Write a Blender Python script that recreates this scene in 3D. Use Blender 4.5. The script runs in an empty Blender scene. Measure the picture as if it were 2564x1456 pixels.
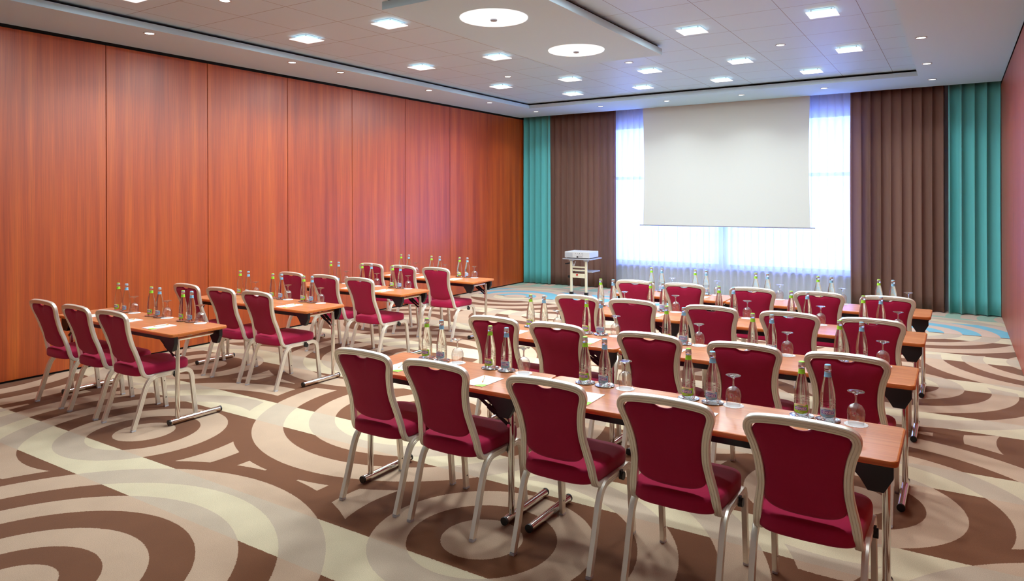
import bpy, math, random
from mathutils import Vector, Matrix
random.seed(7)
S = bpy.context.scene
C = S.collection
PI = math.pi

# ------------------------------------------------------------------ helpers
def lin(r, g, b):
    def f(c):
        c /= 255.0
        return c / 12.92 if c <= .04045 else ((c + .055) / 1.055) ** 2.4
    return (f(r), f(g), f(b), 1.0)

class MB:
    """collects shapes into one mesh"""
    def __init__(s):
        s.v = []; s.f = []; s.m = []
    def add(s, vs, fs, mi=0):
        b = len(s.v)
        s.v += [tuple(p) for p in vs]
        s.f += [tuple(b + i for i in q) for q in fs]
        s.m += [mi] * len(fs)
    def box(s, x0, x1, y0, y1, z0, z1, mi=0):
        s.add([(x0, y0, z0), (x1, y0, z0), (x1, y1, z0), (x0, y1, z0), (x0, y0, z1), (x1, y0, z1), (x1, y1, z1), (x0, y1, z1)],
              [(0, 3, 2, 1), (4, 5, 6, 7), (0, 1, 5, 4), (1, 2, 6, 5), (2, 3, 7, 6), (3, 0, 4, 7)], mi)
    def loft(s, rings, mi=0, cap0=True, cap1=True, closed=True):
        n = len(rings[0]); b = len(s.v)
        for r in rings: s.v += [tuple(p) for p in r]
        for i in range(len(rings) - 1):
            for j in range(n if closed else n - 1):
                k = (j + 1) % n
                s.f.append((b + i * n + j, b + i * n + k, b + (i + 1) * n + k, b + (i + 1) * n + j)); s.m.append(mi)
        if cap0: s.f.append(tuple(b + j for j in reversed(range(n)))); s.m.append(mi)
        if cap1:
            o = b + (len(rings) - 1) * n
            s.f.append(tuple(o + j for j in range(n))); s.m.append(mi)
    def lathe(s, prof, n=24, mi=0, c=(0, 0, 0), cap0=True, cap1=True):
        s.loft([[(c[0] + r * math.cos(2 * PI * j / n), c[1] + r * math.sin(2 * PI * j / n), c[2] + z) for j in range(n)] for r, z in prof], mi, cap0, cap1)
    def sweep(s, path, prof, up=(1, 0, 0), mi=0):
        """prof: (a, b) pairs, a along 'up' side vector, b along the path's normal in its plane"""
        rings = []; P = [Vector(p) for p in path]; upv = Vector(up)
        for i, p in enumerate(P):
            t = (P[min(i + 1, len(P) - 1)] - P[max(i - 1, 0)]).normalized()
            a = (upv - t * upv.dot(t)).normalized(); b = t.cross(a)
            rings.append([p + a * u + b * w for u, w in prof])
        s.loft(rings, mi)
    def cyl(s, p, q, r, n=16, mi=0, r2=None):
        p, q = Vector(p), Vector(q); t = (q - p).normalized()
        a = t.orthogonal().normalized(); b = t.cross(a)
        s.loft([[c + a * rr * math.cos(2 * PI * j / n) + b * rr * math.sin(2 * PI * j / n) for j in range(n)] for c, rr in ((p, r), (q, r if r2 is None else r2))], mi)
    def build(s, name, mats, parent=None, smooth=None, bevel=None):
        me = bpy.data.meshes.new(name)
        me.from_pydata(s.v, [], s.f)
        if not isinstance(mats, (list, tuple)): mats = [mats]
        for m in mats: me.materials.append(m)
        me.polygons.foreach_set('material_index', s.m)
        me.update()
        import bmesh
        bm = bmesh.new(); bm.from_mesh(me)
        bmesh.ops.recalc_face_normals(bm, faces=bm.faces)
        bm.to_mesh(me); bm.free()
        if smooth is not None:
            me.shade_smooth()
            me.set_sharp_from_angle(angle=math.radians(smooth))
        o = bpy.data.objects.new(name, me); C.objects.link(o)
        if parent: o.parent = parent
        if bevel:
            md = o.modifiers.new('bevel', 'BEVEL'); md.width = bevel; md.segments = 2; md.limit_method = 'ANGLE'
        return o

def spline(pts, n=6):
    """Catmull-Rom through the points"""
    P = [Vector(p) for p in pts]; P = [P[0] * 2 - P[1]] + P + [P[-1] * 2 - P[-2]]
    out = []
    for i in range(1, len(P) - 2):
        for k in range(n):
            t = k / n
            a, b, c, d = P[i - 1], P[i], P[i + 1], P[i + 2]
            out.append(.5 * ((2 * b) + (c - a) * t + (2 * a - 5 * b + 4 * c - d) * t * t + (3 * b - a - 3 * c + d) * t ** 3))
    out.append(P[-2]); return out

def rrect(w, h, r, n=3):
    out = []
    for cx, cy, a0 in ((w / 2 - r, h / 2 - r, 0), (-w / 2 + r, h / 2 - r, 90), (-w / 2 + r, -h / 2 + r, 180), (w / 2 - r, -h / 2 + r, 270)):
        for k in range(n + 1):
            a = math.radians(a0 + 90 * k / n); out.append((cx + r * math.cos(a), cy + r * math.sin(a)))
    return out

def tag(o, label=None, cat=None, group=None, kind=None):
    if label: o['label'] = label
    if cat: o['category'] = cat
    if group: o['group'] = group
    if kind: o['kind'] = kind
    return o
def empty(name, loc=(0, 0, 0), rz=0):
    o = bpy.data.objects.new(name, None); C.objects.link(o); o.location = loc; o.rotation_euler = (0, 0, rz)
    o.empty_display_size = .1
    return o
def copy_tree(o, parent=None):
    c = o.copy(); C.objects.link(c); c.parent = parent
    for ch in list(o.children): copy_tree(ch, c)
    return c

# ------------------------------------------------------------------ materials
def new_mat(name):
    m = bpy.data.materials.new(name); m.use_nodes = True
    nt = m.node_tree; nt.nodes.clear()
    out = nt.nodes.new('ShaderNodeOutputMaterial')
    return m, nt, out
def pbr(name, col, rough=.5, metal=0, spec=.5, coat=0, coat_rough=.1, sheen=0, bump=None, var=None, emit=None, emit_s=0, aniso=None):
    m, nt, out = new_mat(name); N = nt.nodes; L = nt.links
    b = N.new('ShaderNodeBsdfPrincipled'); L.new(b.outputs[0], out.inputs[0])
    b.inputs['Base Color'].default_value = col; b.inputs['Roughness'].default_value = rough
    b.inputs['Metallic'].default_value = metal; b.inputs['Specular IOR Level'].default_value = spec
    b.inputs['Coat Weight'].default_value = coat; b.inputs['Coat Roughness'].default_value = coat_rough
    b.inputs['Sheen Weight'].default_value = sheen
    tc = N.new('ShaderNodeTexCoord')
    if var:   # (scale, amount) gentle tone variation of the thing itself
        nz = N.new('ShaderNodeTexNoise'); nz.inputs['Scale'].default_value = var[0]; nz.inputs['Detail'].default_value = 3
        L.new(tc.outputs['Object'], nz.inputs['Vector'])
        mx = N.new('ShaderNodeMix'); mx.data_type = 'RGBA'
        mx.inputs[6].default_value = tuple(c * (1 - var[1]) for c in col[:3]) + (1,)
        mx.inputs[7].default_value = tuple(min(1, c * (1 + var[1])) for c in col[:3]) + (1,)
        L.new(nz.outputs[0], mx.inputs[0]); L.new(mx.outputs[2], b.inputs['Base Color'])
    if bump:  # (scale, distance)
        nz = N.new('ShaderNodeTexNoise'); nz.inputs['Scale'].default_value = bump[0]; nz.inputs['Detail'].default_value = 2
        L.new(tc.outputs['Object'], nz.inputs['Vector'])
        bp = N.new('ShaderNodeBump'); bp.inputs['Strength'].default_value = .5; bp.inputs['Distance'].default_value = bump[1]
        L.new(nz.outputs[0], bp.inputs['Height']); L.new(bp.outputs[0], b.inputs['Normal'])
    if emit:
        b.inputs['Emission Color'].default_value = emit; b.inputs['Emission Strength'].default_value = emit_s
    return m
def wood(name, c1, c2, c3, axis, rough=.3, spec=.5, coat=0, coat_rough=.15, scale=1.0, panel=None):
    """grain running along axis (0 x, 2 z)"""
    m, nt, out = new_mat(name); N = nt.nodes; L = nt.links
    b = N.new('ShaderNodeBsdfPrincipled'); L.new(b.outputs[0], out.inputs[0])
    b.inputs['Roughness'].default_value = rough; b.inputs['Specular IOR Level'].default_value = spec
    b.inputs['Coat Weight'].default_value = coat; b.inputs['Coat Roughness'].default_value = coat_rough
    tc = N.new('ShaderNodeTexCoord'); oi = N.new('ShaderNodeObjectInfo')
    def noise(sc_across, sc_along, detail, add):
        mp = N.new('ShaderNodeMapping'); v = [sc_across * scale] * 3; v[axis] = sc_along * scale
        mp.inputs['Scale'].default_value = v
        L.new(tc.outputs['Object'], mp.inputs['Vector'])
        ad = N.new('ShaderNodeVectorMath'); ad.operation = 'MULTIPLY_ADD'
        L.new(oi.outputs['Random'], ad.inputs[0]); ad.inputs[1].default_value = (37, 53, 41); L.new(mp.outputs[0], ad.inputs[2])
        nz = N.new('ShaderNodeTexNoise'); nz.inputs['Scale'].default_value = 1; nz.inputs['Detail'].default_value = detail
        L.new(ad.outputs[0], nz.inputs['Vector']); return nz
    n1 = noise(9, .30, 5, 0); n2 = noise(130, 2.0, 3, 1)
    r = N.new('ShaderNodeValToRGB'); r.color_ramp.elements[0].position = .22; r.color_ramp.elements[1].position = .80
    r.color_ramp.elements[0].color = c1; r.color_ramp.elements[1].color = c3
    e = r.color_ramp.elements.new(.5); e.color = c2
    L.new(n1.outputs[0], r.inputs[0])
    mx = N.new('ShaderNodeMix'); mx.data_type = 'RGBA'; mx.blend_type = 'MULTIPLY'; mx.inputs[0].default_value = .62
    L.new(r.outputs[0], mx.inputs[6])
    r2 = N.new('ShaderNodeValToRGB'); r2.color_ramp.elements[0].color = (.62, .55, .5, 1); r2.color_ramp.elements[1].color = (1.15, 1.12, 1.1, 1)
    r2.color_ramp.elements[0].position = .3; r2.color_ramp.elements[1].position = .7
    L.new(n2.outputs[0], r2.inputs[0]); L.new(r2.outputs[0], mx.inputs[7])
    L.new(mx.outputs[2], b.inputs['Base Color'])
    return m

M = {}
M['fabric'] = pbr('burgundy_fabric', lin(172, 1, 64), rough=.75, spec=.35, sheen=.12, bump=(900, .0006), var=(60, .07))
M['alu'] = pbr('champagne_aluminium', lin(242, 237, 222), rough=.36, metal=.6, spec=.5)
M['chrome'] = pbr('chrome_tube', lin(225, 222, 216), rough=.12, metal=1)
M['black'] = pbr('black_plastic', lin(12, 12, 15), rough=.45)
M['blackmetal'] = pbr('black_metal', lin(10, 10, 13), rough=.35, metal=.3)
M['clearfoot'] = pbr('grey_glide', lin(205, 208, 214), rough=.2)
M['tabletop'] = wood('table_laminate', lin(196, 122, 78), lin(206, 132, 86), lin(214, 142, 94), 0, rough=.26, spec=1.0)
M['edge'] = wood('table_edge', lin(190, 104, 44), lin(204, 116, 52), lin(214, 128, 60), 0, rough=.35, spec=.5)
M['panel'] = wood('red_wood_panel', lin(150, 52, 4), lin(182, 76, 9), lin(206, 100, 20), 2, rough=.40, spec=.9, coat=.12, coat_rough=.30)
M['panel_r'] = wood('red_wood_side', lin(140, 58, 34), lin(156, 70, 44), lin(168, 82, 52), 2, rough=.40, spec=.6)
M['dark_gap'] = pbr('dark_gap', (.004, .004, .004, 1), rough=.8)
M['white_ceiling'] = pbr('ceiling_paint', lin(200, 230, 246), rough=.75, bump=(300, .0006))
M['wall_white'] = pbr('wall_paint', lin(205, 204, 204), rough=.8)
M['teal'] = pbr('teal_curtain_cloth', lin(98, 186, 186), rough=.72, spec=.3, sheen=.15, bump=(500, .0008))
M['screen'] = pbr('screen_fabric', lin(208, 211, 206), rough=.9, spec=.1)
M['screenbar'] = pbr('screen_bar', lin(150, 150, 158), rough=.4)
M['cream'] = pbr('cream_enamel', lin(226, 220, 190), rough=.35)
M['greyplastic'] = pbr('pale_grey_plastic', lin(200, 204, 206), rough=.45)
M['shelfgrey'] = pbr('grey_laminate', lin(165, 168, 176), rough=.45)
M['red'] = pbr('red_knob', lin(200, 20, 30), rough=.4)
M['paper'] = pbr('white_paper', lin(240, 238, 238), rough=.8)
M['green'] = pbr('lime_green', lin(150, 222, 50), rough=.5)
M['blue'] = pbr('sky_blue', lin(128, 190, 224), rough=.5)
M['navy'] = pbr('violet_blue', lin(84, 70, 190), rough=.5)
M['white'] = pbr('white_print', lin(240, 240, 245), rough=.5)
M['palegreen'] = pbr('pale_green_print', lin(236, 240, 200), rough=.5)
M['paleblue'] = pbr('pale_blue_print', lin(222, 236, 244), rough=.5)
M['pencil'] = pbr('orange_pencil', lin(238, 160, 40), rough=.4)
M['pencilbody'] = pbr('pale_pencil', lin(226, 216, 190), rough=.4)
M['silver'] = pbr('silver_coaster', lin(190, 192, 202), rough=.16, metal=1)
M['capsilver'] = pbr('cap_silver', lin(205, 208, 205), rough=.3, metal=.6)

def glass_mat(name, thin=True, tint=(1, 1, 1, 1)):
    m, nt, out = new_mat(name); N = nt.nodes; L = nt.links
    if thin:      # thin-walled glass: clear face on, reflecting at the rim
        lw = N.new('ShaderNodeLayerWeight'); lw.inputs[0].default_value = .5
        rp = N.new('ShaderNodeValToRGB')
        rp.color_ramp.elements[0].position = 0; rp.color_ramp.elements[0].color = (.10,) * 3 + (1,)
        rp.color_ramp.elements[1].position = 1; rp.color_ramp.elements[1].color = (.85,) * 3 + (1,)
        e = rp.color_ramp.elements.new(.6); e.color = (.16,) * 3 + (1,)
        L.new(lw.outputs['Facing'], rp.inputs[0])
        tr = N.new('ShaderNodeBsdfTransparent'); tr.inputs[0].default_value = tint
        gl = N.new('ShaderNodeBsdfGlossy'); gl.inputs['Roughness'].default_value = .03
        mx = N.new('ShaderNodeMixShader'); L.new(rp.outputs[0], mx.inputs[0]); L.new(tr.outputs[0], mx.inputs[1]); L.new(gl.outputs[0], mx.inputs[2])
        L.new(mx.outputs[0], out.inputs[0])
    else:         # water-filled glass: part refraction, part straight view
        g = N.new('ShaderNodeBsdfGlass'); g.inputs['IOR'].default_value = 1.33; g.inputs['Roughness'].default_value = .0; g.inputs[0].default_value = tint
        tr = N.new('ShaderNodeBsdfTransparent')
        mx = N.new('ShaderNodeMixShader'); mx.inputs[0].default_value = .72
        L.new(tr.outputs[0], mx.inputs[1]); L.new(g.outputs[0], mx.inputs[2]); L.new(mx.outputs[0], out.inputs[0])
    return m
M['glass'] = glass_mat('drinking_glass')
M['bottle'] = glass_mat('bottle_glass', False, (.96, 1, .97, 1))
M['pane'] = glass_mat('window_glass')

def emis(name, col, s):
    m, nt, out = new_mat(name); e = nt.nodes.new('ShaderNodeEmission'); e.inputs[0].default_value = col; e.inputs[1].default_value = s
    nt.links.new(e.outputs[0], out.inputs[0]); return m
M['lamp'] = emis('lamp_glow', (1, .99, .97, 1), 4.0)
M['lampbig'] = emis('disc_glow', (1, .99, .97, 1), 2.6)
M['frost'] = pbr('frosted_lamp_glass', lin(235, 235, 235), rough=.3, emit=(1, 1, 1, 1), emit_s=.75)

def cloth(name, col, transp, transl, bump=None):
    m, nt, out = new_mat(name); N = nt.nodes; L = nt.links
    d = N.new('ShaderNodeBsdfDiffuse'); d.inputs[0].default_value = col
    t = N.new('ShaderNodeBsdfTranslucent'); t.inputs[0].default_value = col
    tr = N.new('ShaderNodeBsdfTransparent')
    a = N.new('ShaderNodeMixShader'); a.inputs[0].default_value = transl; L.new(d.outputs[0], a.inputs[1]); L.new(t.outputs[0], a.inputs[2])
    b = N.new('ShaderNodeMixShader'); b.inputs[0].default_value = transp; L.new(a.outputs[0], b.inputs[1]); L.new(tr.outputs[0], b.inputs[2])
    L.new(b.outputs[0], out.inputs[0]); return m
M['sheer'] = cloth('sheer_voile', (.86, .88, .95, 1), .14, .72)
M['brown'] = cloth('brown_curtain_cloth', lin(160, 124, 110), .08, .40)

# carpet: concentric rings on a staggered lattice, crossed by pale bands
def carpet():
    m, nt, out = new_mat('ring_carpet'); N = nt.nodes; L = nt.links
    def val(n): return n.outputs[0]
    def math_(op, a, b=None, c=None):
        n = N.new('ShaderNodeMath'); n.operation = op
        for i, x in enumerate((a, b, c)):
            if x is None: continue
            if isinstance(x, (int, float)): n.inputs[i].default_value = x
            else: L.new(x, n.inputs[i])
        return n.outputs[0]
    geo = N.new('ShaderNodeNewGeometry')
    # fuzzy pile edge
    nz = N.new('ShaderNodeTexNoise'); nz.inputs['Scale'].default_value = 160; nz.inputs['Detail'].default_value = 1
    L.new(geo.outputs['Position'], nz.inputs['Vector'])
    fz = N.new('ShaderNodeVectorMath'); fz.operation = 'MULTIPLY_ADD'
    L.new(nz.outputs['Color'], fz.inputs[0]); fz.inputs[1].default_value = (.010, .010, 0); L.new(geo.outputs['Position'], fz.inputs[2])
    sp = N.new('ShaderNodeSeparateXYZ'); L.new(fz.outputs[0], sp.inputs[0])
    X = math_('SUBTRACT', sp.outputs[0], .005); Y = math_('SUBTRACT', sp.outputs[1], .005)
    xy = N.new('ShaderNodeCombineXYZ'); L.new(X, xy.inputs[0]); L.new(Y, xy.inputs[1])
    order = [(-8.52, -.13), (-8.52, 6.19), (-8.52, 9.35), (-8.52, 12.51),
             (1.05, -.13), (1.05, 6.19), (1.05, 12.51), (-.55, -1.71), (-.55, 1.45), (-.55, 7.77), (1.05, 9.35), (-.55, 4.61), (-.55, 10.93),
             (-6.92, 1.45), (-6.92, 4.61), (-8.52, 3.03), (-6.92, 7.77), (-2.13, -.13), (-2.13, 6.19), (-2.13, 9.35), (-2.13, 12.51),
             (-2.13, 3.03), (1.05, 3.03), (-5.33, -.13), (-5.33, 3.03), (-5.33, 9.35), (-5.33, 12.51), (-3.73, -1.71),
             (-3.73, 1.45), (-3.73, 7.77), (-3.73, 4.61), (-5.33, 6.19), (-3.73, 10.93), (-6.92, 10.93)]
    cur = None
    radii = [.215, .395, .60, .81, 1.01, 1.21, 1.44]
    for (cx, cy) in order:
        d = N.new('ShaderNodeVectorMath'); d.operation = 'DISTANCE'; L.new(xy.outputs[0], d.inputs[0]); d.inputs[1].default_value = (cx, cy, 0)
        dv = d.outputs['Value']
        sc = math_('MULTIPLY', dv, .5)
        r = N.new('ShaderNodeValToRGB'); cr = r.color_ramp; cr.interpolation = 'CONSTANT'
        cr.elements[0].position = 0; cr.elements[0].color = (1, 1, 1, 1)
        cr.elements[1].position = radii[0] / 2; cr.elements[1].color = (0, 0, 0, 1)
        for i, q in enumerate(radii[1:]):
            e = cr.elements.new(q / 2); e.color = (1, 1, 1, 1) if i % 2 == 0 else (0, 0, 0, 1)
        L.new(sc, r.inputs[0])
        if cur is None: cur = r.outputs[0]; continue
        msk = math_('LESS_THAN', dv, 1.58)
        mx = N.new('ShaderNodeMix'); mx.data_type = 'FLOAT'
        L.new(msk, mx.inputs[0]); L.new(cur, mx.inputs[2]); L.new(r.outputs[0], mx.inputs[3]); cur = mx.outputs[0]
    # pale bands
    md = math_('MODULO', math_('ADD', Y, 1.3655 * 4 - 2.34), 1.3610)
    band = math_('LESS_THAN', md, .40)
    def mixc(f, a, b):
        n = N.new('ShaderNodeMix'); n.data_type = 'RGBA'
        L.new(f, n.inputs[0])
        for i, x in ((6, a), (7, b)):
            if isinstance(x, tuple): n.inputs[i].default_value = x
            else: L.new(x, n.inputs[i])
        return n.outputs[2]
    brown, beige = lin(114, 72, 45), lin(190, 162, 136)
    cream, greige = lin(206, 192, 160), lin(186, 168, 146)
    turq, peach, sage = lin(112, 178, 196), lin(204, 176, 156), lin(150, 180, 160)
    a = mixc(cur, brown, beige)
    b = mixc(cur, cream, greige)
    t = mixc(cur, turq, peach)
    u = mixc(cur, sage, peach)
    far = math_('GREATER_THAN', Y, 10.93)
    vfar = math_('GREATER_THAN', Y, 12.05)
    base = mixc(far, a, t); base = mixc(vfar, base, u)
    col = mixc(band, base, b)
    # tufted texture
    n2 = N.new('ShaderNodeTexNoise'); n2.inputs['Scale'].default_value = 260; n2.inputs['Detail'].default_value = 3
    L.new(geo.outputs['Position'], n2.inputs['Vector'])
    n3 = N.new('ShaderNodeTexNoise'); n3.inputs['Scale'].default_value = 5; n3.inputs['Detail'].default_value = 3
    L.new(geo.outputs['Position'], n3.inputs['Vector'])
    k = math_('ADD', math_('MULTIPLY', val(n2), .75), math_('MULTIPLY', val(n3), .22))
    k = math_('ADD', k, .52)
    mul = N.new('ShaderNodeVectorMath'); mul.operation = 'SCALE'; L.new(col, mul.inputs[0]); L.new(k, mul.inputs['Scale'])
    bs = N.new('ShaderNodeBsdfPrincipled'); bs.inputs['Roughness'].default_value = .95; bs.inputs['Specular IOR Level'].default_value = .1
    bs.inputs['Sheen Weight'].default_value = .15
    L.new(mul.outputs[0], bs.inputs['Base Color'])
    bp = N.new('ShaderNodeBump'); bp.inputs['Strength'].default_value = .4; bp.inputs['Distance'].default_value = .003
    L.new(val(n2), bp.inputs['Height']); L.new(bp.outputs[0], bs.inputs['Normal'])
    L.new(bs.outputs[0], out.inputs[0]); return m
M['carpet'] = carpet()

def tile_mat():
    m, nt, out = new_mat('metal_ceiling_tiles'); N = nt.nodes; L = nt.links
    geo = N.new('ShaderNodeNewGeometry'); sp = N.new('ShaderNodeSeparateXYZ'); L.new(geo.outputs['Position'], sp.inputs[0])
    def line(sock, off, pitch):
        a = N.new('ShaderNodeMath'); a.operation = 'ADD'; L.new(sock, a.inputs[0]); a.inputs[1].default_value = off
        b = N.new('ShaderNodeMath'); b.operation = 'MODULO'; L.new(a.outputs[0], b.inputs[0]); b.inputs[1].default_value = pitch
        c = N.new('ShaderNodeMath'); c.operation = 'LESS_THAN'; L.new(b.outputs[0], c.inputs[0]); c.inputs[1].default_value = .006
        return c.outputs[0]
    lx = line(sp.outputs[0], .793 + .6555 * 20, .6555); ly = line(sp.outputs[1], -6.42 + .662 * 20, .662)
    mx = N.new('ShaderNodeMath'); mx.operation = 'MAXIMUM'; L.new(lx, mx.inputs[0]); L.new(ly, mx.inputs[1])
    c = N.new('ShaderNodeMix'); c.data_type = 'RGBA'; L.new(mx.outputs[0], c.inputs[0])
    c.inputs[6].default_value = lin(198, 226, 241); c.inputs[7].default_value = lin(120, 120, 122)
    b = N.new('ShaderNodeBsdfPrincipled'); L.new(c.outputs[2], b.inputs['Base Color']); b.inputs['Roughness'].default_value = .48
    b.inputs['Specular IOR Level'].default_value = .6
    L.new(b.outputs[0], out.inputs[0]); return m
M['tiles'] = tile_mat()

# ------------------------------------------------------------------ the room
XL, XR, YB, YW, ZC = -7.89, .555, -1.6, 12.70, 3.542
YG = 13.15                       # window wall
def struct(name, mb, m, parent=None, **k):
    o = mb.build(name, m, parent, **k)
    if not parent: o['kind'] = 'structure'
    return o
b = MB(); b.box(XL - .3, XR + .3, YB - .2, YG + .25, -.12, 0); struct('floor', b, M['carpet'])

# panelled wall beside the aisle
seam0, pitch = 4.0699, 1.2336
b = MB(); b.box(XL - .25, XL - .02, YB, YG, 0, ZC + .3); wl = struct('wall_left', b, M['dark_gap'])
def panels(root, x0, x1, mat, y_from, y_to):
    k = math.floor((y_from - seam0) / pitch)
    while seam0 + k * pitch < y_to - .01:
        a = max(seam0 + k * pitch + .004, y_from); c = min(seam0 + (k + 1) * pitch - .004, y_to)
        p = MB(); p.box(x0, x1, 0, c - a, .022, ZC - .035)
        o = p.build('wall_panel', mat, root, bevel=.002); o.location = (0, a, 0); k += 1
panels(wl, XL - .02, XL, M['panel'], YB, YW + .2)
b = MB(); b.box(XR + .02, XR + .25, YB, YG, 0, ZC + .3); wr = struct('wall_right', b, M['dark_gap'])
panels(wr, XR, XR + .02, M['panel_r'], YB, YW + .2)
b = MB(); b.box(XL - .25, XR + .25, YB - .2, YB, 0, ZC + .3); struct('wall_back', b, M['wall_white'])

# window wall with its opening
WX0, WX1, WZ0, WZ1 = -6.05, -1.30, .50, 3.28
b = MB()
b.box(XL - .25, WX0, YG, YG + .25, 0, ZC + .3); b.box(WX1, XR + .25, YG, YG + .25, 0, ZC + .3)
b.box(WX0, WX1, YG, YG + .25, 0, WZ0); b.box(WX0, WX1, YG, YG + .25, WZ1, ZC + .3)
struct('wall_window', b, M['wall_white'])
M['frame'] = pbr('window_frame_grey', lin(110, 120, 140), rough=.4)
w = empty('window_1', (0, 0, 0)); w['kind'] = 'structure'
b = MB(); fy0, fy1 = YG + .05, YG + .12
b.box(WX0, WX1, fy0, fy1, WZ0, WZ0 + .06); b.box(WX0, WX1, fy0, fy1, WZ1 - .06, WZ1)
b.box(WX0, WX0 + .06, fy0, fy1, WZ0 + .06, WZ1 - .06); b.box(WX1 - .06, WX1, fy0, fy1, WZ0 + .06, WZ1 - .06)
b.build('window_frame', M['frame'], w)
b = MB(); b.box(-3.80, -3.64, fy0, fy1, WZ0 + .06, WZ1 - .06); b.build('mullion', M['frame'], w)
for x0, x1 in ((WX0 + .06, -3.80), (-3.64, WX1 - .06)):
    b = MB(); b.box(x0, x1, fy0, fy1, 2.19, 2.25); b.build('transom', M['frame'], w)
    b = MB(); b.box(x0, x1, fy0 + .03, fy0 + .036, WZ0 + .06, WZ1 - .06); b.build('window_pane', M['pane'], w)
b = MB(); b.box(WX0 - .05, WX1 + .05, YG - .12, YG + .04, WZ0 - .04, WZ0); b.build('window_sill', M['frame'], w)
# ground outside
b = MB(); b.box(-40, 40, YG + .3, 60, -1.2, -1.1)
struct('ground_outside', b, pbr('pale_paving', lin(225, 228, 232), rough=.9))

# ceiling: painted border with an opening, metal tiles above it, a hanging panel below
OX0, OX1, OY0, OY1 = -6.93, -.47, -.6, 11.48
def ring_slab(mb, X0, X1, Y0, Y1, x0, x1, y0, y1, z0, z1):
    for z, fl in ((z0, 0), (z1, 1)):
        mb.add([(X0, Y0, z), (X1, Y0, z), (X1, Y1, z), (X0, Y1, z), (x0, y0, z), (x1, y0, z), (x1, y1, z), (x0, y1, z)],
               [(0, 1, 5, 4), (1, 2, 6, 5), (2, 3, 7, 6), (3, 0, 4, 7)])
    for A in ([(X0, Y0), (X1, Y0), (X1, Y1), (X0, Y1)], [(x0, y0), (x1, y0), (x1, y1), (x0, y1)]):
        for i in range(4):
            p, q = A[i], A[(i + 1) % 4]
            mb.add([(p[0], p[1], z0), (q[0], q[1], z0), (q[0], q[1], z1), (p[0], p[1], z1)], [(0, 1, 2, 3)])
b = MB(); ring_slab(b, XL, XR, YB, YW - .02, OX0, OX1, OY0, OY1, ZC, ZC + .064)
cl = struct('ceiling', b, M['white_ceiling'])
b = MB(); ring_slab(b, OX0 - .5, OX1 + .05, OY0 - .05, OY1 + .5, OX0 - .03, OX1 - .0, OY0, OY1 + .03, ZC + .0645, ZC + .07); b.build('shadow_gap', M['dark_gap'], cl)
b = MB(); ring_slab(b, OX0 - .55, OX1 + .02, OY0 - .1, OY1 + .55, OX0 - .12, OX1, OY0, OY1 + .12, ZC + .07, ZC + .093); b.build('shadow_gap_back', M['dark_gap'], cl)
b = MB(); b.box(OX0 - .6, OX1 + .6, OY0 - .5, OY1 + .6, ZC + .095, ZC + .115); b.build('ceiling_tiles', M['tiles'], cl)
b = MB(); b.box(XL - .2, XR + .2, YB, YG, ZC + .14, ZC + .2); b.build('ceiling_deck', M['dark_gap'], cl)
b = MB(); b.box(XL, XR, YW - .02, YW + .0, ZC - .0, ZC + .12); b.build('pocket_fascia', M['white_ceiling'], cl)
RZ = 3.527
b = MB(); b.box(-4.41, -2.985, 4.72, 8.04, RZ, RZ + .075)
rp = b.build('ceiling_raft', M['white_ceiling'], bevel=.002); tag(rp, kind='structure')
b = MB(); b.box(-4.37, -3.03, 4.76, 8.0, RZ + .075, ZC + .095); b.build('shadow_gap', M['dark_gap'], rp)

# ------------------------------------------------------------------ ceiling lights
def area(name, loc, size, power, parent, col=(.87, .965, 1.0), shape='DISK', spread=PI):
    l = bpy.data.lights.new(name, 'AREA'); l.shape = shape; l.size = size; l.energy = power; l.color = col; l.spread = spread
    o = bpy.data.objects.new(name, l); C.objects.link(o); o.parent = parent; o.location = loc
    return o
def big_light(x, y, label):
    t = empty('round_ceiling_light', (x, y, RZ)); tag(t, label, 'ceiling light', 'large round lights in the hanging ceiling panel')
    b = MB(); b.lathe([(.29, -.002), (.31, -.012), (.322, -.008), (.325, 0)], 64, cap1=False, cap0=False); b.build('rim', M['frost'], t, smooth=40)
    b = MB(); b.lathe([(.0, -.016), (.2, -.0155), (.29, -.012), (.292, -.002)], 64, cap0=False); b.build('diffuser', M['lampbig'], t, smooth=40)
    b = MB(); b.lathe([(.0, -.034), (.030, -.033), (.034, -.028), (.034, -.014)], 24, cap0=False); b.build('hub_cap', M['screenbar'], t, smooth=40)
    area('lamp', (0, 0, -.04), .58, 62, t)
    return t
big_light(-3.71, 5.50, 'large round glowing light in hanging ceiling panel, away from the screen')
big_light(-3.72, 7.22, 'large round glowing light in hanging ceiling panel, at its end toward the screen')

def square_light():
    t = empty('square_ceiling_light')
    b = MB(); b.box(-.115, .115, -.115, .115, -.004, 0); b.build('backplate', M['white_ceiling'], t)
    b = MB(); b.box(-.135, .135, -.135, .135, -.034, -.026); b.build('glass_plate', M['frost'], t, bevel=.002)
    b = MB()
    for sx in (-1, 1):
        for sy in (-1, 1): b.cyl((sx * .09, sy * .09, -.026), (sx * .09, sy * .09, -.004), .006, 10)
    b.build('standoffs', M['capsilver'], t)
    b = MB(); b.box(-.085, .085, -.085, .085, -.040, -.034); b.build('diffuser', M['lamp'], t, bevel=.002)
    area('lamp', (0, 0, -.045), .17, 17, t, shape='SQUARE')
    return t
ZT = ZC + .095
sq = [(-6.17, 5.35, 'beside the red wood wall, third row from the screen side up'), ]
grid = []
for y, xs in ((5.40, (-6.19, -4.94, -2.41, -1.11)), (7.40, (-6.19, -4.94, -2.41, -1.11)), (9.38, (-6.19, -4.94, -3.67, -2.41, -1.11)),
              (10.70, (-5.58, -4.30, -3.03, -1.75)), (3.4, (-6.19, -4.94, -3.67, -2.41, -1.11))):  # last row is out of view, added to give the room more light
    grid.append((y, xs))
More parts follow.
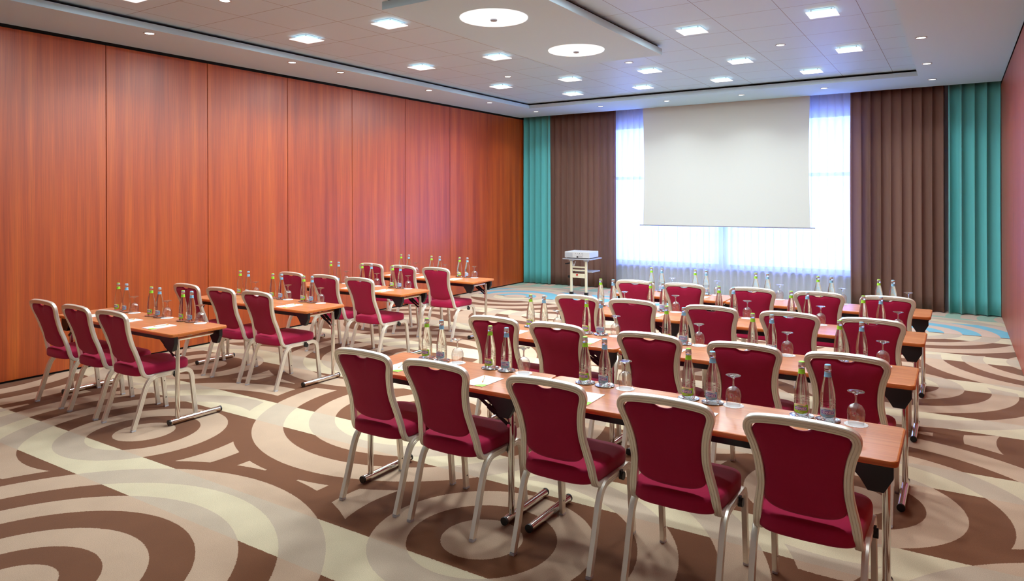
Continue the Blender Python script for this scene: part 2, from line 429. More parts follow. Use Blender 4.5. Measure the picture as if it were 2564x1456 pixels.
rown = {5.40: 'fourth row from the screen', 7.40: 'third row from the screen', 9.38: 'second row from the screen', 10.70: 'row closest to the screen',
        3.4: 'added unseen fifth row from the screen'}
ordn = ['first', 'second', 'third', 'fourth', 'fifth']
proto = None
for y, xs in grid:
    for i, x in enumerate(xs):
        t = square_light() if proto is None else copy_tree(proto)
        proto = proto or t
        t.location = (x, y, ZT)
        tag(t, 'square glass ceiling light, %s, %s from red wood wall' % (rown[y], ordn[i]), 'ceiling light', 'square glass ceiling lights')

def downlight():
    t = empty('recessed_downlight')
    b = MB(); b.lathe([(.042, -.001), (.050, -.006), (.058, -.005), (.060, 0)], 32, cap0=False, cap1=False); b.build('trim_ring', M['greyplastic'], t, smooth=40)
    b = MB(); b.lathe([(.0, -.003), (.044, -.003)], 32, cap0=False, cap1=False); b.build('lens', M['lamp'], t)
    area('lamp', (0, 0, -.012), .07, 5.5, t, spread=math.radians(120))
    return t
dl = []
for i, y in enumerate((10.37, 8.66, 6.77, 5.95, 4.10, 2.2)): dl.append((-7.09, y, ZC, 'small round downlight above red wood wall, %s from the screen end' % (['first', 'second', 'third', 'fourth', 'fifth', 'sixth'][i])))
for i, x in enumerate((-7.05, -5.64, -4.35, -3.05, -1.77, -.31)): dl.append((x, 11.94, ZC, 'small round downlight before the curtains, %s from red wood wall' % (['first', 'second', 'third', 'fourth', 'fifth', 'sixth'][i])))
for i, y in enumerate((10.50, 8.77, 6.9, 5.0, 3.1)): dl.append((-.33, y, ZC, 'small round downlight along the pink side wall, %s from the screen' % ordn[i]))
for i, x in enumerate((-5.66, -3.72, -1.78)): dl.append((x, 8.76, ZT, 'small round downlight among the ceiling tiles, %s from red wood wall' % ordn[i]))
dl.append((-5.67, 3.99, ZT, 'small round downlight among the ceiling tiles, above the rear three-seat table'))
proto = None
for x, y, z, lab in dl:
    t = downlight() if proto is None else copy_tree(proto)
    proto = proto or t
    t.location = (x, y, z - .001); tag(t, lab, 'downlight', 'small round downlights')

# ------------------------------------------------------------------ curtains and screen
def curtain(name, x0, x1, yc, amp, folds, mat, label, seed, z0=.015, z1=ZC + .09, top_amp=.6, slim=0):
    rnd = random.Random(seed); W = x1 - x0
    ph = [rnd.uniform(-.5, .5) for _ in range(60)]; am = [rnd.uniform(.45, 1.2) for _ in range(60)]
    NX = max(60, int(folds * 22)); NZ = 14
    drift = [rnd.uniform(-.012, .012) for _ in range(60)]
    def P(u, zt):
        s = u * folds
        i = int(s); f = s - i
        a0, a1 = am[i % 60], am[(i + 1) % 60]; a = a0 * (1 - f) + a1 * f
        p0, p1 = ph[i % 60], ph[(i + 1) % 60]; p = p0 * (1 - f) + p1 * f
        sw = 2 * PI * (s + .12 * p)
        depth = amp * a * (top_amp + (1 - top_amp) * min(1, (1 - zt) * 2.2))
        yy = math.sin(sw) ; yy = yy * (1.25 - .25 * yy * yy)
        x = x0 + u * W + .3 * W / folds * math.cos(sw) * .5 + math.sin(PI * zt) * drift[i % 60] * (1 - f) + math.sin(PI * zt) * drift[(i + 1) % 60] * f
        x = min(max(x, x0), x1)
        return (x, yc - yy * depth, z0 + (z1 - z0) * zt)
    b = MB()
    vs = [P(i / NX, j / NZ) for j in range(NZ + 1) for i in range(NX + 1)]
    fs = [(j * (NX + 1) + i, j * (NX + 1) + i + 1, (j + 1) * (NX + 1) + i + 1, (j + 1) * (NX + 1) + i) for j in range(NZ) for i in range(NX)]
    b.add(vs, fs)
    o = b.build(name, mat, smooth=70)
    if not slim:
        md = o.modifiers.new('thick', 'SOLIDIFY'); md.thickness = .004; md.offset = 0
    tag(o, label, 'curtain')
    return o
curtain('teal_curtain', XL + .004, -7.20, 12.80, .055, 4.6, M['teal'], 'teal blackout curtain hanging in the corner by the red wood wall', 3)
curtain('teal_curtain', -.142, XR - .004, 12.80, .07, 4.3, M['teal'], 'teal blackout curtain hanging in the corner by the pink side wall', 8)
curtain('brown_curtain', -7.28, -5.72, 12.85, .06, 10.5, M['brown'], 'brown curtain in folds behind the projector trolley', 5)
curtain('brown_curtain', -1.52, -.148, 12.85, .06, 9.5, M['brown'], 'brown curtain between the window and the teal curtain of the pink side wall', 11)
curtain('sheer_curtain', -6.2, -1.15, 12.98, .035, 40, M['sheer'], 'white sheer curtain hanging across the bright window', 21, slim=1, top_amp=.8)

t = empty('hanging_projection_screen', (0, 0, 0)); tag(t, 'large white projection screen let down before the sheer curtain', 'projection screen')
b = MB(); n = 24; vs = []; rows = 24; z0s, z1s = 1.30, ZC + .08
for j in range(rows + 1):
    v = j / rows; inset = .022 * math.sin(PI * v)
    for i in range(n + 1):
        u = i / n; vs.append((-5.115 + inset + u * (3.01 - 2 * inset), 12.715, z0s + (z1s - z0s) * v))
b.add(vs, [(j * (n + 1) + i, j * (n + 1) + i + 1, (j + 1) * (n + 1) + i + 1, (j + 1) * (n + 1) + i) for j in range(rows) for i in range(n)])
o = b.build('screen_fabric', M['screen'], t); md = o.modifiers.new('t', 'SOLIDIFY'); md.thickness = .002
b = MB(); b.cyl((-5.18, 12.715, 1.295), (-2.03, 12.715, 1.295), .011, 12); b.build('bottom_bar', M['screenbar'], t, smooth=40)

# ------------------------------------------------------------------ banquet chair
def make_chair():
    t = empty('banquet_chair')
    prof = [(u, w) for u, w in rrect(.022, .033, .007, 3)]
    # grooved tube profile: two shallow flutes on the outer face
    prof = []
    hp = ((.0125, -.0155), (.0125, -.0075), (.0112, -.0062), (.0112, -.0056), (.0128, -.0042), (.0128, .0042), (.0112, .0056), (.0112, .0062), (.0125, .0075), (.0125, .0155), (.009, .0185))
    for u, w in hp + tuple((-a_, -c_) for a_, c_ in hp):
        prof.append((u, w))
    for sx in (-1, 1):
        # rear leg runs up into the bend of the side rail
        path = spline([(sx * .2125, 0, .012), (sx * .2125, .045, .14), (sx * .213, .082, .26), (sx * .213, .105, .325), (sx * .213, .130, .365), (sx * .213, .165, .390), (sx * .213, .20, .397)], 5)
        b = MB(); b.sweep(path, prof, (1, 0, 0)); lg = b.build('leg', M['alu'], t, smooth=32)
        b = MB(); b.box(sx * .2125 - .013, sx * .2125 + .013, -.017, .018, 0, .014); b.build('glide', M['clearfoot'], lg, bevel=.002)
        path = spline([(sx * .213, .41, .397), (sx * .213, .445, .396), (sx * .2125, .478, .378), (sx * .2125, .495, .34), (sx * .2125, .503, .27), (sx * .2125, .518, .13), (sx * .2125, .53, .012)], 5)
        b = MB(); b.sweep(path, prof, (1, 0, 0))
        for z, y in ((.085, .5225), (.23, .508)): b.cyl((sx * .2015, y, z), (sx * .1995, y, z), .005, 10, 1)
        lg = b.build('leg', [M['alu'], M['blackmetal']], t, smooth=32)
        b = MB(); b.box(sx * .2125 - .013, sx * .2125 + .013, .513, .548, 0, .014); b.build('glide', M['clearfoot'], lg, bevel=.002)
        b = MB(); b.sweep([(sx * .213, .195, .397), (sx * .213, .30, .397), (sx * .213, .415, .397)], prof, (1, 0, 0))
        b.build('side_rail', M['alu'], t, smooth=32)
        # stacking link on the rail
        b = MB(); b.cyl((sx * .222, .345, .378), (sx * .243, .345, .378), .021, 18); b.box(min(sx * .222, sx * .236), max(sx * .222, sx * .236), .328, .352, .376, .408)
        b.build('linking_knob', M['black'], t, smooth=40)
    # cross bars under the seat
    b = MB(); b.cyl((-.205, .20, .392), (.205, .20, .392), .011, 10); b.cyl((-.205, .44, .392), (.205, .44, .392), .011, 10); b.build('cross_bars', M['alu'], t, smooth=50)
    # back frame: one bent flat tube
    half = [(.196, .205, .402), (.196, .15, .398), (.195, .108, .408), (.1925, .086, .44), (.187, .072, .50), (.170, .045, .60), (.166, .022, .66), (.170, .0, .73), (.184, -.022, .80), (.2005, -.037, .85),
            (.203, -.044, .875), (.193, -.050, .897), (.165, -.054, .909), (.10, -.057, .916), (0, -.058, .919)]
    pts = [(-x, y, z) for x, y, z in half] + [(x, y, z) for x, y, z in reversed(half[:-1])]
    path = spline(pts, 4)
    b = MB(); rings = []
    n = len(path)
    for i, p in enumerate(path):
        tt = (path[min(i + 1, n - 1)] - path[max(i - 1, 0)]).normalized()
        # wide side lies in the plane of the back
        nb = Vector((0, 1, .30)).normalized()
        side = tt.cross(nb)
        if side.length < .3: side = Vector((1, 0, 0))
        side.normalize(); nb2 = side.cross(tt).normalized()
        pf = []
        for u, w in ((.0178, -.009), (.0178, .009), (.0150, .0130), (.0080, .0138), (.0068, .0124), (.0060, .0124), (.0046, .0142), (-.0046, .0142), (-.0060, .0124), (-.0068, .0124), (-.0080, .0138), (-.0150, .0130),
                     (-.0178, .009), (-.0178, -.009), (-.0150, -.0130), (-.0080, -.0138), (-.0068, -.0124), (-.0060, -.0124), (-.0046, -.0142), (.0046, -.0142), (.0060, -.0124), (.0068, -.0124), (.0080, -.0138), (.0150, -.0130)):
            pf.append(p + side * u + nb2 * w)
        rings.append(pf)
    b.loft(rings); b.build('back_frame', M['alu'], t, smooth=32)
    # back pad
    def yz(z): # plane of the back
        tb = [(.40, .090), (.50, .066), (.60, .040), (.70, .010), (.80, -.024), (.90, -.052), (.95, -.062)]
        for (a, ya), (c, yc_) in zip(tb, tb[1:]):
            if z <= c: return ya + (yc_ - ya) * (z - a) / (c - a)
        return tb[-1][1]
    out = []
    right = [(0, .505), (.05, .506), (.095, .512), (.130, .525), (.152, .545), (.157, .57), (.152, .62), (.150, .66), (.155, .72), (.168, .79), (.184, .845), (.182, .872), (.163, .889), (.115, .899),
             (.066, .903), (.050, .900), (.036, .892), (.020, .886), (0, .884)]
    ol = [Vector((x, 0, z)) for x, z in right] + [Vector((-x, 0, z)) for x, z in reversed(right[1:-1])]
    ol.append(ol[0]); ol = spline(ol, 3)[:-1]
    cen = Vector((0, 0, .70))
    b = MB(); rings = []
    def ring(ins, off):
        r = []
        for p in ol:
            d = (p - cen); L_ = d.length; q = cen + d * (1 - ins / L_) if L_ > ins else cen
            r.append((q.x, yz(q.z) + off, q.z))
        return r
    th = .017
    spec_ = [(.17, th + .004), (.10, th + .004), (.04, th + .001), (.012, th - .005), (.0, th - .013), (.0, -th + .013), (.010, -th + .006), (.03, -th), (.10, -th - .002), (.17, -th - .002)]
    # extra centre rings so the pad follows the curve of the back
    b.loft([ring(i, o_) for i, o_ in spec_]); b.build('backrest', M['fabric'], t, smooth=60)
    # seat cushion
    def seat_ring(ins, z, dome=0):
        r = []
        N_ = 48
        for k in range(N_):
            a = 2 * PI * k / N_
            ca, sa = math.cos(a), math.sin(a)
            e = 2 / 5.5
            ux = math.copysign(abs(ca) ** e, ca); uy = math.copysign(abs(sa) ** e, sa)
            x = ux * (.213 + .010 * uy); y = .272 + uy * .222
            if uy < 0: y -= .020 * (1 - ux * ux)
            else: y += .012 * (1 - ux * ux)
            d = Vector((x, y - .272)); L_ = d.length
            d = d * max(0, (1 - ins / L_))
            r.append((d.x, .272 + d.y, z))
        return r
    b = MB(); b.loft([seat_ring(.03, .409), seat_ring(.010, .411), seat_ring(.002, .418), seat_ring(0, .430), seat_ring(0, .462), seat_ring(.004, .474), seat_ring(.012, .481), seat_ring(.03, .486), seat_ring(.07, .489), seat_ring(.14, .491)])
    b.build('seat', M['fabric'], t, smooth=50)
    return t

ROWY = [3.18, 4.528, 5.876, 7.225]
RX = [-2.90, -2.366, -1.685, -1.085, -.525]
LX = [-6.735, -6.165, -5.61]
rrow = ['rear five-seat row', 'second-from-rear five-seat row', 'third-from-rear five-seat row', 'five-seat row closest to the screen']
lrow = ['rear three-seat table', 'second-from-rear three-seat table', 'third-from-rear three-seat table', 'three-seat table closest to the screen']
rseat = ['aisle seat', 'second seat from aisle', 'middle seat', 'fourth seat from aisle', 'outer seat by side wall']
lseat = ['seat beside red wall', 'middle seat', 'aisle seat']
proto = None
jit = random.Random(5)
for blk, xs, rows, seats in (('R', RX, rrow, rseat), ('L', LX, lrow, lseat)):
    for r, y0 in enumerate(ROWY):
        for k, x in enumerate(xs):
            c = make_chair() if proto is None else copy_tree(proto)
            proto = proto or c
            dy = -.203; dx = 0
            c.location = (x + dx, y0 + dy, 0)
            c.rotation_euler = (0, 0, jit.uniform(-.012, .012))
            tag(c, 'burgundy banquet chair, %s of the %s' % (seats[k], rows[r]), 'chair', 'burgundy banquet chairs at the tables')

# ------------------------------------------------------------------ folding tables
TD, TZ = .51, .74
def make_table(L_, side):
    """origin at near edge, left end; side 0: uprights toward the chairs, 1: toward the screen"""
    t = empty('folding_table')
    b = MB()
    prof = [(.0, -.014), (.002, -.005), (.006, 0)]
    x0, x1, y0, y1 = 0, L_, 0, TD
    def rr(ins, z, rad=.03):
        out = []
        for cx, cy, a0 in ((x1 - rad, y1 - rad, 0), (x0 + rad, y1 - rad, 90), (x0 + rad, y0 + rad, 180), (x1 - rad, y0 + rad, 270)):
            for k in range(6):
                a = math.radians(a0 + 90 * k / 5); q = rad - ins
                out.append((cx + q * math.cos(a), cy + q * math.sin(a), z))
        return out
    b.loft([rr(.008, TZ - .028), rr(.002, TZ - .025), rr(0, TZ - .018), rr(0, TZ - .008), rr(.003, TZ - .002), rr(.009, TZ)], 1, True, False)
    R = rr(.009, TZ); b.add(R, [tuple(range(len(R)))], 0)
    b.build('tabletop', [M['tabletop'], M['edge']], t, smooth=35)
    for yy in (.055, TD - .055):
        b = MB(); b.box(.10, L_ - .10, yy - .012, yy + .012, TZ - .068, TZ - .028); b.build('under_rail', M['blackmetal'], t)
    uy = .10 if side == 0 else TD - .10
    for e in (0, 1):
        X = (lambda s: s) if e == 0 else (lambda s: L_ - s)
        # folding brackets at both edges
        for yy in (.055, TD - .055):
            b = MB(); pts = [(.02, TZ - .028), (.21, TZ - .028), (.15, TZ - .095), (.145, TZ - .10), (.115, TZ - .148), (.055, TZ - .148), (.02, TZ - .085)]
            b.loft([[(X(s), yy - .016, z) for s, z in pts], [(X(s), yy + .016, z) for s, z in pts]])
            b.build('hinge_bracket', M['black'], t, bevel=.002)
        b = MB(); b.cyl((X(.075), .035, .028), (X(.075), TD - .035, .028), .0215, 20)
        f = b.build('foot_bar', M['chrome'], t, smooth=40)
        for ya, yb in ((.022, .0355), (TD - .0355, TD - .022)):
            b = MB(); b.cyl((X(.075), ya, .028), (X(.075), yb, .028), .0225, 20); b.build('end_cap', M['black'], f, smooth=40)
        b = MB(); b.cyl((X(.075), uy, .045), (X(.075), uy, TZ - .062), .018, 18); b.build('leg', M['chrome'], t, smooth=40)
        b = MB(); b.cyl((X(.075), .085, TZ - .060), (X(.075), TD - .085, TZ - .060), .0135, 16); b.build('pivot_bar', M['chrome'], t, smooth=40)
        for k in (-1, 1):
            b = MB(); yk = uy + k * .024
            pa, pb, pc = Vector((X(.30), yk, TZ - .055)), Vector((X(.18), yk, TZ - .125)), Vector((X(.072), yk, TZ - .20))
            b.sweep([pa, pc], rrect(.006, .020, .002, 2), (0, 1, 0)); b.sweep([pa.lerp(pc, .38), pa.lerp(pc, .60)], rrect(.011, .028, .003, 2), (0, 1, 0))
            b.cyl((X(.075), yk - .006, TZ - .198), (X(.075), yk + .006, TZ - .198), .010, 12, 1)
            b.build('folding_stay', [M['blackmetal'], M['chrome']], t)
    return t
t12 = make_table(1.222, 0); t18a = make_table(1.820, 1); t18b = make_table(1.845, 0); t18c = make_table(1.845, 1)
first = {}
def put_table(src, key, x, y, lab):
    o = src if key not in first else copy_tree(src)
    first[key] = 1; o.location = (x, y, 0); tag(o, lab, 'table', 'wood-topped folding tables')
for r, y0 in enumerate(ROWY):
    put_table(t12, 'a', -3.25, y0, 'short wood-topped folding table at the aisle end of the %s' % rrow[r])
    put_table(t18a, 'b', -2.020, y0, 'long folding table at the side wall end of the %s' % rrow[r])
    if r == 0: put_table(t18b, 'c', -7.060, y0, 'folding table beside red wood wall, %s' % lrow[r])
    else: put_table(t18c, 'd', -7.060, y0, 'folding table beside red wood wall, %s' % lrow[r])

# ------------------------------------------------------------------ place settings
def text_mesh(s, size):
    cu = bpy.data.curves.new('t', 'FONT'); cu.body = s; cu.size = size; cu.align_x = 'CENTER'; cu.align_y = 'CENTER'; cu.offset = size * .022
    cu.resolution_u = 2
    o = bpy.data.objects.new('t', cu); C.objects.link(o)
    dg = bpy.context.evaluated_depsgraph_get(); dg.update()
    me = bpy.data.meshes.new_from_object(o.evaluated_get(dg))
    vs = [tuple(v.co) for v in me.vertices]; fs = [tuple(p.vertices) for p in me.polygons]
    bpy.data.objects.remove(o); bpy.data.curves.remove(cu); bpy.data.meshes.remove(me)
    return vs, fs
TXT = text_mesh('HENNIEZ', .0112)
def wrap(x, z, R):                      # onto the bottle, facing the chairs (-y)
    a = x / R
    return (R * math.sin(a), -R * math.cos(a), z)
def make_bottle(kind):
    band, pale, name = (M['green'], M['palegreen'], 'g') if kind == 0 else (M['blue'], M['paleblue'], 'b')
    t = empty('water_bottle')
    prof = [(.0, .006), (.020, .002), (.029, 0), (.0325, .003), (.0345, .010), (.035, .02), (.035, .072), (.0338, .075), (.0350, .079), (.0350, .083), (.0337, .086), (.0348, .090), (.0345, .096), (.0335, .115), (.0305, .140),
            (.0262, .165), (.0212, .188), (.0172, .204), (.0150, .214), (.0145, .235), (.0165, .238), (.0165, .243), (.0140, .246), (.0135, .250), (.0, .2505)]
    b = MB(); b.lathe(prof, 28, cap0=False, cap1=False); b.build('glass_body', M['bottle'], t, smooth=50)
    b = MB(); b.lathe([(.0152, .2460), (.0154, .249), (.0144, .2615)], 24, 0, cap0=True, cap1=False)
    b.lathe([(.0144, .2615), (.0132, .2642), (.0110, .2650), (0, .265)], 24, 1, cap0=False, cap1=False)
    b.build('crown_cap', [M['capsilver'], band], t, smooth=50)
    b = MB(); b.lathe([(.0172, .2065), (.0154, .2145), (.0150, .2290)], 24, cap0=False, cap1=False)
    b.lathe([(.01500, .2290), (.0149, .2310)], 24, 1, cap0=False, cap1=False)
    b.build('neck_label', [band, pale], t, smooth=60)
    b = MB(); R = .0353; n = 28; wdt = .062
    def edge(u):   # u -1..1
        return .0185 + .009 * abs(u) ** 2.2, .0665 - .006 * abs(u) ** 2
    for i in range(n):
        u0, u1 = -1 + 2 * i / n, -1 + 2 * (i + 1) / n
        for (f0, f1, mi) in ((0, .80, 0), (.80, 1, 1)):
            q = []
            for u, f in ((u0, f0), (u1, f0), (u1, f1), (u0, f1)):
                lo, hi = edge(u); q.append(wrap(u * wdt * .62, lo + (hi - lo) * f, R))
            b.add(q, [(0, 1, 2, 3)], 0 if u0 > .62 else mi)
    def patch(w_, z0, z1, mi, dR):
        m_ = 10
        for i in range(m_):
            a, c = -w_ / 2 + w_ * i / m_, -w_ / 2 + w_ * (i + 1) / m_
            b.add([wrap(a, z0, R + dR), wrap(c, z0, R + dR), wrap(c, z1, R + dR), wrap(a, z1, R + dR)], [(0, 1, 2, 3)], mi)
    patch(.0640, .0338, .0518, 2, .0002); patch(.0612, .0354, .0502, 3, .0004)
    patch(.026, .0550, .0575, 3, .0003); patch(.020, .0255, .0272, 2, .0003)
    tw = max(v[0] for v in TXT[0]) - min(v[0] for v in TXT[0]); th_ = max(v[1] for v in TXT[0]) - min(v[1] for v in TXT[0]); tc_ = (max(v[1] for v in TXT[0]) + min(v[1] for v in TXT[0])) / 2
    b.add([wrap(x * .054 / tw, .0428 + (y - tc_) * .0105 / th_, R + .0007) for x, y, z in TXT[0]], TXT[1], 2)
    b.build('front_label', [band, pale, M['white'], M['navy']], t, smooth=60)
    return t
def make_coaster():
    b = MB(); b.lathe([(.0, .0020), (.036, .0020), (.038, .0026), (.041, .0022), (.050, .0050), (.0545, .0060), (.0562, .0050), (.0560, .0035), (.050, .0012), (.044, .0), (0, 0)], 40, cap0=False, cap1=False)
    return b.build('bottle_coaster', M['silver'], smooth=40)
def make_doily():
    b = MB(); n = 72
    def rg(r, z, sc): return [((r + sc * abs(math.cos(9 * 2 * PI * j / n))) * math.cos(2 * PI * j / n), (r + sc * abs(math.cos(9 * 2 * PI * j / n))) * math.sin(2 * PI * j / n), z) for j in range(n)]
    b.loft([rg(.0500, .0, .003), rg(.0500, .0012, .003), rg(.040, .0016, 0), rg(.037, .0012, 0), rg(.01, .0012, 0)])
    return b.build('paper_doily', M['paper'], smooth=40)
def make_glass():
    t = empty('wine_glass')          # standing upside down
    b = MB(); b.lathe([(.0335, 0), (.0345, .008), (.0375, .03), (.0388, .048), (.0375, .064), (.0330, .078), (.0245, .089), (.0140, .095), (.006, .0975), (0, .098)], 32, cap0=False, cap1=False)
    b.lathe([(.0325, 0), (.0335, .008), (.0365, .03), (.0378, .048), (.0365, .0635), (.0320, .077), (.0235, .0875), (.0130, .093), (0, .0945)], 32, cap0=False, cap1=False)
    b.lathe([(.0325, 0), (.0335, 0)], 32, cap0=False, cap1=False)
    b.build('bowl', M['glass'], t, smooth=60)
    b = MB(); b.lathe([(0, .096), (.0065, .0985), (.0045, .108), (.0040, .120), (.0048, .132), (.0075, .140), (0, .141)], 16, cap0=False, cap1=False); b.build('stem', M['bottle'], t, smooth=60)
    b = MB(); b.lathe([(0, .1385), (.0080, .140), (.018, .1455), (.030, .1500), (.0372, .1520), (.0378, .1535), (.0365, .1545), (.020, .1540), (0, .1535)], 32, cap0=False, cap1=False); b.build('foot', M['bottle'], t, smooth=60)
    return t
def make_pad():
    b = MB(); b.box(-.0725, .0725, -.11, .11, 0, .003)
    n = 8; cx, cy = .0725, -.11; pts = [(cx, cy, .0034)]
    for k in range(n + 1):
        a = math.radians(90 + 90 * k / n); pts.append((cx + .058 * math.cos(a), cy + .052 * math.sin(a), .0034))
    b.add(pts, [tuple(range(len(pts)))], 1)
    return b.build('notepad', [M['paper'], M['green']])
def make_pencil():
    t = empty('pencil')
    b = MB(); b.cyl((0, -.052, .004), (0, .045, .004), .0035, 8); b.build('shaft', M['pencilbody'], t)
    b = MB(); b.cyl((0, .045, .004), (0, .066, .004), .0037, 8); b.build('end', M['pencil'], t)
    b = MB(); b.cyl((0, -.052, .004), (0, -.066, .004), .0035, 8, r2=.001); b.build('tip', M['pencil'], t)
    return t
P = dict(g=make_bottle(0), b=make_bottle(1), c=make_coaster(), d=make_doily(), w=make_glass(), n=make_pad(), p=make_pencil())
used = set()
def inst(k, x, y, z, rz, lab, cat, grp):
    o = P[k] if k not in used else copy_tree(P[k]); used.add(k)
    o.location = (x, y, z); o.rotation_euler = (0, 0, rz); tag(o, lab, cat, grp)
RS = [(-2.983, -2.858, -2.733, -2.968), (-2.468, -2.344, -2.222, -2.328), (-1.812, -1.687, -1.568, -1.675), (-1.197, -1.073, -.965, -1.068), (-.644, -.521, -.398, -.50)]
LS = [(-6.795, -6.65, -6.525, -6.69), (-6.232, -6.09, -5.992, -6.135), (-5.738, -5.616, -5.498, -5.628)]
rp_ = ['aisle place', 'second place from aisle', 'middle place', 'fourth place from aisle', 'outer place by side wall']
lp_ = ['place beside red wall', 'middle place', 'aisle place']
for blk, ST, rows, places in (('R', RS, rrow, rp_), ('L', LS, lrow, lp_)):
    for r, y0 in enumerate(ROWY):
        for k, (gx, bx, dx, nx) in enumerate(ST):
            at = '%s, %s' % (places[k], rows[r])
            yy = y0 + .433; j = lambda a: jit.uniform(-a, a)
            for key, x, nm in (('g', gx, 'green'), ('b', bx, 'blue')):
                x += j(.005); y = yy + j(.004)
                inst('c', x, y, TZ + .0003, 0, 'silver coaster under %s-capped bottle, %s' % (nm, at), 'coaster', 'silver bottle coasters')
                inst(key, x, y, TZ + .0028, j(.12), '%s-capped water bottle, %s' % (nm, at), 'bottle', 'water bottles on the tables')
            x = dx + j(.005)
            inst('d', x, yy + .004, TZ + .0003, j(.3), 'white doily under upturned glass, %s' % at, 'doily', 'white paper doilies')
            inst('w', x, yy + .004, TZ + .0022, 0, 'upturned wine glass, %s' % at, 'glass', 'upturned wine glasses')
            a = j(.05)
            inst('n', nx, y0 + .15, TZ + .0003, a, 'white notepad with green corner, %s' % at, 'notepad', 'white notepads')
            inst('p', nx - .012, y0 + .170, TZ + .0036, (.56 if blk == 'R' else .02) + j(.12), 'orange-tipped pencil on notepad, %s' % at, 'pencil', 'pencils on notepads')

# ------------------------------------------------------------------ projector trolley
CY = 11.66
t = empty('projector_trolley', (0, 0, 0)); tag(t, 'cream metal projector trolley with two shelves before the brown curtain', 'trolley')
for x in (-6.122, -5.813):
    b = MB(); b.sweep([(x, CY, .05), (x, CY, .635)], rrect(.05, .036, .015, 4), (1, 0, 0)); p_ = b.build('post', M['cream'], t, smooth=40)
    b = MB(); b.box(x - .031, x + .031, CY - .03, CY + .03, .0, .06); b.build('boot', M['black'], p_, bevel=.006)
    b = MB(); b.box(x - .045, x + .045, CY - .025, CY + .025, .640, .668); b.build('clamp', M['greyplastic'], t, bevel=.004)
for z, h in ((.526, .028), (.466, .026)):
    b = MB(); b.box(-6.10, -5.835, CY - .012, CY + .012, z - h / 2, z + h / 2); b.build('cross_bar', M['cream'], t, bevel=.008)
b = MB(); b.box(-6.10, -5.835, CY - .016, CY + .010, .325, .405); b.build('front_plate', M['cream'], t, bevel=.004)
b = MB(); b.cyl((-5.99, CY - .018, .383), (-5.99, CY - .042, .383), .017, 16, r2=.014); b.build('brake_knob', M['red'], t, smooth=40)
b = MB(); b.cyl((-6.15, CY, .342), (-6.185, CY, .342), .026, 10); b.build('clamp_knob', M['black'], t)
b = MB(); b.cyl((-6.14, CY, .60), (-6.20, CY, .585), .012, 10); b.cyl((-6.20, CY, .585), (-6.25, CY, .58), .010, 10); b.build('tilt_handle', M['black'], t, smooth=40)
b = MB(); b.cyl((-6.10, CY - .01, .635), (-6.065, CY - .01, .54), .007, 8); b.cyl((-6.03, CY - .01, .635), (-6.065, CY - .01, .54), .007, 8); b.build('tilt_stay', M['greyplastic'], t)
b = MB(); b.box(-6.27, -5.69, CY - .08, CY + .42, .668, .688); b.build('top_shelf', M['shelfgrey'], t, bevel=.004)
b = MB(); b.box(-6.06, -5.70, CY + .03, CY + .36, .432, .450); b.build('lower_shelf', M['shelfgrey'], t, bevel=.004)

pj = empty('projector', (-5.99, CY + .11, .688), math.radians(3)); tag(pj, 'pale grey video projector on top of the cream trolley', 'projector')
b = MB(); b.box(-.245, .260, -.17, .26, .014, .128); b.build('housing', M['greyplastic'], pj, bevel=.008)
b = MB()
for i in range(16): b.box(-.232 + i * .0095, -.2275 + i * .0095, -.1725, -.169, .03, .108)
b.build('vent', M['shelfgrey'], pj)
b = MB()
for x, z, r in ((-.02, .098, .005), (.02, .098, .004), (.06, .098, .006), (.11, .098, .006), (.04, .072, .004), (.06, .072, .004), (.09, .070, .004), (.125, .072, .006)):
    b.cyl((x, -.1695, z), (x, -.1725, z), r, 10)
b.build('sockets', M['black'], pj)
b = MB(); b.box(.0, .035, -.173, -.169, .022, .048); b.build('power_inlet', M['black'], pj)
b = MB(); b.box(.05, .12, -.172, -.169, .028, .050); b.build('grille', M['shelfgrey'], pj)
b = MB(); b.cyl((.05, .258, .07), (.05, .275, .07), .035, 24); b.build('lens', M['black'], pj, smooth=40)
for x, y in ((-.2, -.13), (.2, -.13), (0, .2)):
    b = MB(); b.cyl((x, y, 0), (x, y, .016), .014, 12); b.build('foot', M['black'], pj)
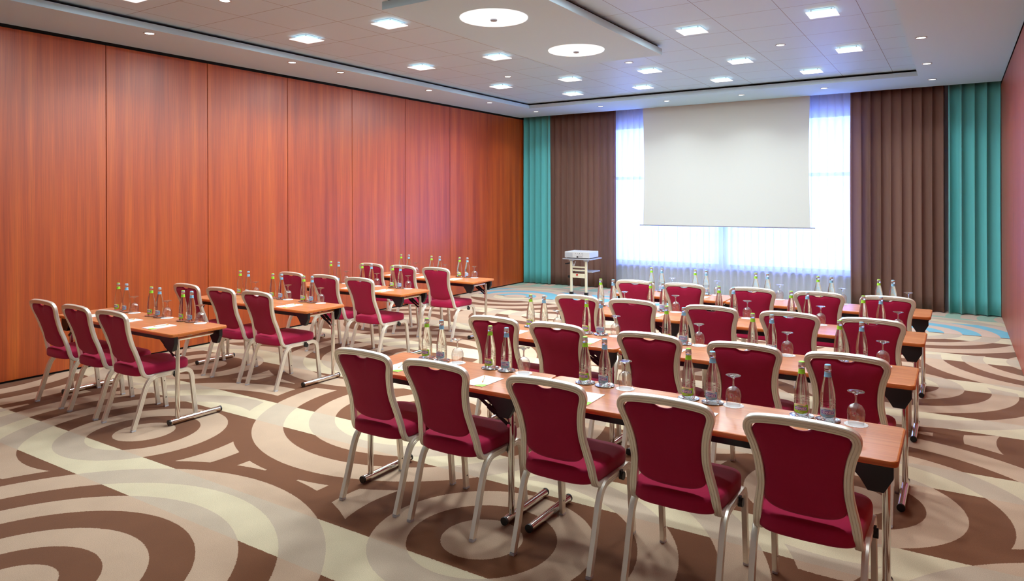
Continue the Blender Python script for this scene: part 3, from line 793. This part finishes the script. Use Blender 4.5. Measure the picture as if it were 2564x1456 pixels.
b = MB(); b.box(-.06, .03, -.02, .0, .1282, .1292); b.build('badge', M['shelfgrey'], pj)

# ------------------------------------------------------------------ daylight
wd = bpy.data.worlds.new('sky'); S.world = wd; wd.use_nodes = True
bg = wd.node_tree.nodes['Background']; bg.inputs[0].default_value = (.22, .33, 1.0, 1); bg.inputs[1].default_value = 10
pl = bpy.data.lights.new('window_portal', 'AREA'); pl.shape = 'RECTANGLE'; pl.size = WX1 - WX0; pl.size_y = WZ1 - WZ0
pl.cycles.is_portal = True
po = bpy.data.objects.new('window_portal', pl); C.objects.link(po)
po.location = ((WX0 + WX1) / 2, YG + .22, (WZ0 + WZ1) / 2); po.rotation_euler = (math.radians(-90), 0, 0)

# ------------------------------------------------------------------ camera
f, cy = 1747.416, 502.288
yaw, pit, rol, H = .5681, .0017, -.0029, 1.8
Fv = Vector((-math.sin(yaw) * math.cos(pit), math.cos(yaw) * math.cos(pit), -math.sin(pit)))
Rv = Vector((math.cos(yaw), math.sin(yaw), 0)); Uv = Rv.cross(Fv)
R2 = Rv * math.cos(rol) + Uv * math.sin(rol); U2 = -Rv * math.sin(rol) + Uv * math.cos(rol)
cam = bpy.data.cameras.new('camera'); co = bpy.data.objects.new('camera', cam); C.objects.link(co)
mt = Matrix((R2, U2, -Fv)).transposed().to_4x4(); mt.translation = (0, 0, H); co.matrix_world = mt
cam.sensor_fit = 'HORIZONTAL'; cam.sensor_width = 36; cam.lens = f * 36 / 2564; cam.shift_y = -(728 - cy) / 2564
cam.clip_start = .05; cam.clip_end = 200
S.camera = co

S.view_settings.view_transform = 'Standard'; S.view_settings.look = 'None'
S.view_settings.gamma = 1; S.view_settings.exposure = .25; S.view_settings.use_curve_mapping = False
cy_ = S.cycles
cy_.max_bounces = 8; cy_.diffuse_bounces = 3; cy_.glossy_bounces = 3; cy_.transmission_bounces = 7; cy_.transparent_max_bounces = 14
cy_.use_adaptive_sampling = True; cy_.adaptive_threshold = .08
cy_.caustics_reflective = False; cy_.caustics_refractive = False; cy_.sample_clamp_indirect = 4
cy_.use_denoising = True
